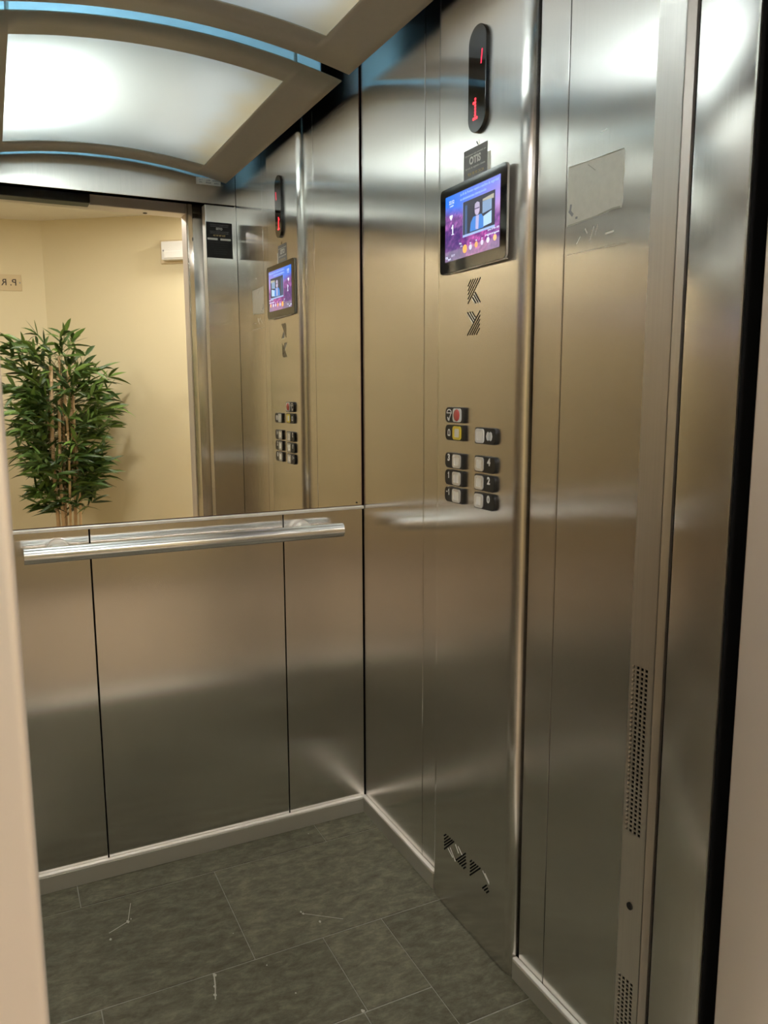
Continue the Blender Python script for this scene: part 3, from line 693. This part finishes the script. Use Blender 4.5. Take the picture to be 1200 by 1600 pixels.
for s_ in ((.952, 1.583, .958, 1.574, .0022), (.975, 1.583, .965, 1.560, .0013), (.985, 1.585, .979, 1.568, .0010), (1.005, 1.5655, 1.026, 1.5665, .0030), (.940, 1.572, .930, 1.560, .0010), (.905, 1.5445, 1.06, 1.5425, .0009), (.985, 1.735, 1.0, 1.737, .0012)):
    MB().prism(stroke(*s_), -.0001, .0003).build('scratch', M['steel_trim'], rs, RO)

# ------------------------------------------------------------------ landing lobby behind the camera, seen in the mirror
CX, CY, LZC = -.582, -3.90, 2.437
uR = Vector((.79, .61, 0)).normalized(); uL = Vector((-.982, -.19, 0)).normalized()
def wall_strip(name, p, q, z0, z1, th, m, lab):
    p = Vector((*p, 0)); q = Vector((*q, 0)); d = (q-p).normalized(); nrm = Vector((d.y, -d.x, 0))*th
    vs = [p, q, q+nrm, p+nrm]
    return struct(MB().add([(v.x, v.y, z) for z in (z0, z1) for v in vs], [(0,3,2,1),(4,5,6,7),(0,1,5,4),(1,2,6,5),(2,3,7,6),(3,0,4,7)]).build(name, m, fix=True), lab)
eR = (CX+uR.x*2.75, CY+uR.y*2.75); eL = (CX+uL.x*2.3, CY+uL.y*2.3)
wall_strip('wall_lobby_far', (CX, CY), eR, 0, LZC, .1, M['wall_paint'], 'cream lobby wall behind the bamboo plant')
wall_strip('wall_lobby_angled', eL, (CX, CY), 0, LZC, .1, M['wall_paint'], 'cream lobby wall with the sign')
wall_strip('wall_lobby_side', (eL[0], -1.55), eL, 0, LZC, .1, M['wall_paint'], 'cream lobby side wall')
wall_strip('wall_lobby_end', eR, (eR[0], -1.55), 0, LZC, .1, M['wall_paint'], 'cream lobby end wall')
lw = empty('wall_lobby_front'); struct(lw, 'cream lobby wall around the lift door')
MB().box(eL[0], -1.221, -1.46, -1.548, 0, LZC).build('wall_part', M['wall_paint'], lw)
MB().box(.001, eR[0]+.1, -1.46, -1.548, 0, LZC).build('wall_part', M['wall_paint'], lw)
MB().box(-1.221, .001, -1.46, -1.548, 2.2005, LZC).build('wall_part', M['wall_paint'], lw)
struct(MB().box(eL[0]-.1, eR[0]+.2, -1.4555, -4.6, -.03, -.0005).build('floor.001', M['lobby_tile']), 'beige lobby floor')
struct(MB().box(eL[0]-.1, eR[0]+.2, -1.46, -4.6, LZC, LZC+.03).build('ceiling.001', M['ceil_paint']), 'white lobby ceiling')
for i, (x, y) in enumerate(((.55, -2.75), (-.45, -2.45), (-1.75, -2.85))):
    d = empty('downlight', (x, y, LZC)); tag(d, ('round warm ceiling downlight nearest the emergency light', 'round warm ceiling downlight in front of the lift door', 'round warm ceiling downlight near the lobby side wall')[i], 'light', 'lobby downlights')
    MB().lathe([(.105, -.012), (.110, -.004), (.110, 0)], (x, y, LZC)).build('rim', M['white_plastic'], d, (x, y, LZC), smooth=True)
    MB().lathe([(.085, -.0145), (.086, -.0125)], (x, y, LZC)).build('lens', M['downlight'], d, (x, y, LZC), smooth=True)

# emergency light on the far wall
ang = math.atan2(uR.y, uR.x)
ec = Vector((CX, CY, 0))+uR*1.03
em = bpy.data.objects.new('emergency_light', None); COL.objects.link(em); em.empty_display_size = .05
nR = Vector((-uR.y, uR.x, 0))
em.matrix_world = Matrix(((-uR.x, 0, nR.x, ec.x), (-uR.y, 0, nR.y, ec.y), (0, 1, 0, 2.13), (0, 0, 0, 1)))
tag(em, 'white box shaped emergency light high on the cream lobby wall', 'light')
MB().box(-.15, .165, -.004, .145, .0005, .012).build('back_plate', M['sign_plate'], em, bevel=.003)
h = MB().box(-.15, .135, .012, .128, .012, .060).build('housing', M['white_plastic'], em, bevel=.006)
MB().box(-.13, .115, .022, .066, .060, .066).build('lens', pbr('frosted lens', (.85, .84, .80), .3), em, bevel=.004)
b = MB(); b.tube([(.118, .070, .058), (.118, .070, .0615)], .006, 14); b.build('test_button', M['grey_ink'], em, smooth=True)

# sign plate on the angled wall
nL = Vector((-.19, .982, 0)).normalized(); nL = Vector((uL.y, -uL.x, 0)); nL = nL if nL.y > 0 else -nL
p0 = Vector((CX, CY, 0))+uL*((-.722-CX)/uL.x)
sg = bpy.data.objects.new('wall_sign', None); COL.objects.link(sg); sg.empty_display_size = .05
sg.matrix_world = Matrix(((uL.x, 0, nL.x, p0.x), (uL.y, 0, nL.y, p0.y), (0, 1, 0, 1.974), (0, 0, 0, 1)))
tag(sg, 'small pale floor sign plate with dark letters on the cream lobby wall', 'sign')
sp = MB().box(.001, .32, 0, .106, .0005, .005).build('plate', M['sign_plate'], sg, bevel=.001)
text('lettering', 'P. R', .042, .0300, .0530, .0049, M['sign_ink'], sg, align='LEFT', th=.001, bold=.0004)
b = MB(); b.tube([(.0115, .053, .004), (.0115, .053, .0068)], .005, 14); b.build('screw', M['grey_ink'], sg, smooth=True)

# potted bamboo
PX, PY = -.565, -3.33
pb = empty('potted_bamboo', (PX, PY, 0)); tag(pb, 'tall artificial bamboo plant with pale canes in the lobby corner, seen in the mirror', 'plant')
PO = (PX, PY, 0)
MB().lathe([(.125, .0), (.135, .01), (.165, .30), (.172, .31), (.172, .325), (.155, .325), (.150, .295)], (PX, PY, .0), 36).build('pot', M['pot'], pb, PO, smooth=True)
MB().lathe([(.146, .27), (.148, .296)], (PX, PY, 0), 32).build('soil', M['soil'], pb, PO)
rg = random.Random(21)
canes = [(-.075, -.01, -.055, .01, 1.46, .0125), (-.045, .03, -.015, .02, 1.40, .0100), (-.015, -.03, .005, -.03, 1.52, .0085), (.005, .03, .022, .035, 1.34, .0080),
         (.030, -.01, .060, -.005, 1.46, .0110), (.055, .03, .078, .02, 1.30, .0080), (-.055, -.05, -.085, -.05, 1.25, .0075)]
def envelope(z):
    t = [(.40, .10), (.55, .17), (.75, .22), (.90, .27), (1.05, .30), (1.20, .34), (1.38, .33), (1.50, .28), (1.60, .20), (1.70, .10)]
    for (z0, r0), (z1, r1) in zip(t, t[1:]):
        if z <= z1: return r0+(r1-r0)*max(0, (z-z0)/(z1-z0))
    return .06
def leaf(mb, p, d, L, w, tint, up=Vector((0, 0, 1)), droop=.25):
    d = d.normalized(); s = d.cross(up)
    if s.length < .05: s = Vector((1, 0, 0))
    s.normalize(); n_ = s.cross(d)
    vs_ = []; fs_ = []
    for t, ww in ((0, .12), (.18, .75), (.45, 1.0), (.75, .62), (1.0, .02)):
        c_ = p+d*(L*t)-Vector((0, 0, 1))*(droop*L*t*t)
        vs_ += [c_-s*(w*ww/2)+n_*(w*.12*ww), c_, c_+s*(w*ww/2)+n_*(w*.12*ww)]
    for q in range(4):
        fs_ += [(q*3, q*3+1, q*3+4, q*3+3), (q*3+1, q*3+2, q*3+5, q*3+4)]
    mb.add(vs_, fs_, tint)
for ci, (x0, y0, x1, y1, zt, r_) in enumerate(canes):
    pts = []; rad = []
    z = .28
    def cpos(z): t = z/1.5; return Vector((PX+x0+(x1-x0)*t+.006*math.sin(5*z+ci), PY+y0+(y1-y0)*t+.006*math.cos(4*z+ci), z))
    while z < zt:
        pts += [cpos(z), cpos(z+.004), cpos(z+.010), cpos(min(zt, z+.115))]; rad += [r_*1.02, r_*1.18, r_*.98, r_*.97]; z += .12
    cn = MB(); cn.tube(pts, rad, 10); cane = cn.build('cane', M['cane'], pb, PO, smooth=True)
    fb = MB()
    for q in range(34):
        zb = rg.uniform(.48, zt-.02)
        if zb < .8 and rg.random() < .30: continue
        root = cpos(zb); az = rg.uniform(0, 2*PI)
        if .25 < az/PI < .75 and zb < 1.25 and rg.random() < .6: az += PI*rg.choice((-.5, .5, 1))   # the canes show through on the lift side
        env = envelope(zb+.1)
        side = rg.uniform(.35, 1.0)*env
        tip = Vector((PX-.005+math.cos(az)*side, PY+math.sin(az)*side*.72, zb+rg.uniform(.03, .16)+(.10 if zb > zt-.18 else 0)))
        mid = (root+tip)/2+Vector((0, 0, .02))
        fb.tube([root, mid, tip], [.0016, .0013, .0009], 5, caps=False, col=(.10, .11, .03))
        for node in (tip, root.lerp(tip, .78), root.lerp(tip, .55)):
            for l in range(rg.choice((2, 3, 3, 4))):
                out = (tip-root).normalized()
                dv = out*rg.uniform(.3, 1.0)+Vector((rg.uniform(-.9, .9), rg.uniform(-.5, .5), rg.uniform(-.30, .40)))
                g = rg.random()
                g *= g; tint = (.030+.12*g, .068+.18*g, .012+.030*g)
                if rg.random() < .08: tint = (.11, .20, .035)
                leaf(fb, node, dv, rg.uniform(.10, .175), rg.uniform(.016, .028), tint, Vector((rg.uniform(-.7, .7), rg.uniform(-1, 1), rg.uniform(.1, 1))), droop=rg.uniform(.05, .5))
    fb.build('foliage', M['leaf'], cane, PO, smooth=True)

# ------------------------------------------------------------------ light, world, camera
w = bpy.data.worlds.new('World'); sc.world = w; w.use_nodes = True
w.node_tree.nodes['Background'].inputs[0].default_value = (1, .9, .75, 1); w.node_tree.nodes['Background'].inputs[1].default_value = .02

cam = bpy.data.cameras.new('Camera'); co = bpy.data.objects.new('Camera', cam); COL.objects.link(co)
yaw, pitch, roll, F = -.4567, -.1518, -.0034, 1238.56
cy_, sy_ = math.cos(yaw), math.sin(yaw)
f = Vector((-sy_*math.cos(pitch), cy_*math.cos(pitch), math.sin(pitch))); r = Vector((cy_, sy_, 0)); u = r.cross(f)
r2 = r*math.cos(roll)+u*math.sin(roll); u2 = -r*math.sin(roll)+u*math.cos(roll)
co.matrix_world = Matrix(((r2.x, u2.x, -f.x, -.968552), (r2.y, u2.y, -f.y, -2.11016), (r2.z, u2.z, -f.z, 1.299912), (0, 0, 0, 1)))
cam.sensor_fit = 'VERTICAL'; cam.sensor_height = 36; cam.lens = F/1600*36; cam.clip_start = .01
cam.dof.use_dof = True; cam.dof.focus_distance = 2.1; cam.dof.aperture_fstop = 13.0
sc.camera = co
vs_ = sc.view_settings; vs_.view_transform = 'Standard'; vs_.look = 'None'; vs_.gamma = 1; vs_.use_curve_mapping = False; vs_.exposure = 2.0
sc.cycles.max_bounces = 14; sc.cycles.glossy_bounces = 10; sc.cycles.diffuse_bounces = 5; sc.cycles.transmission_bounces = 8
sc.cycles.sample_clamp_indirect = 12; sc.cycles.caustics_reflective = True; sc.cycles.blur_glossy = .3
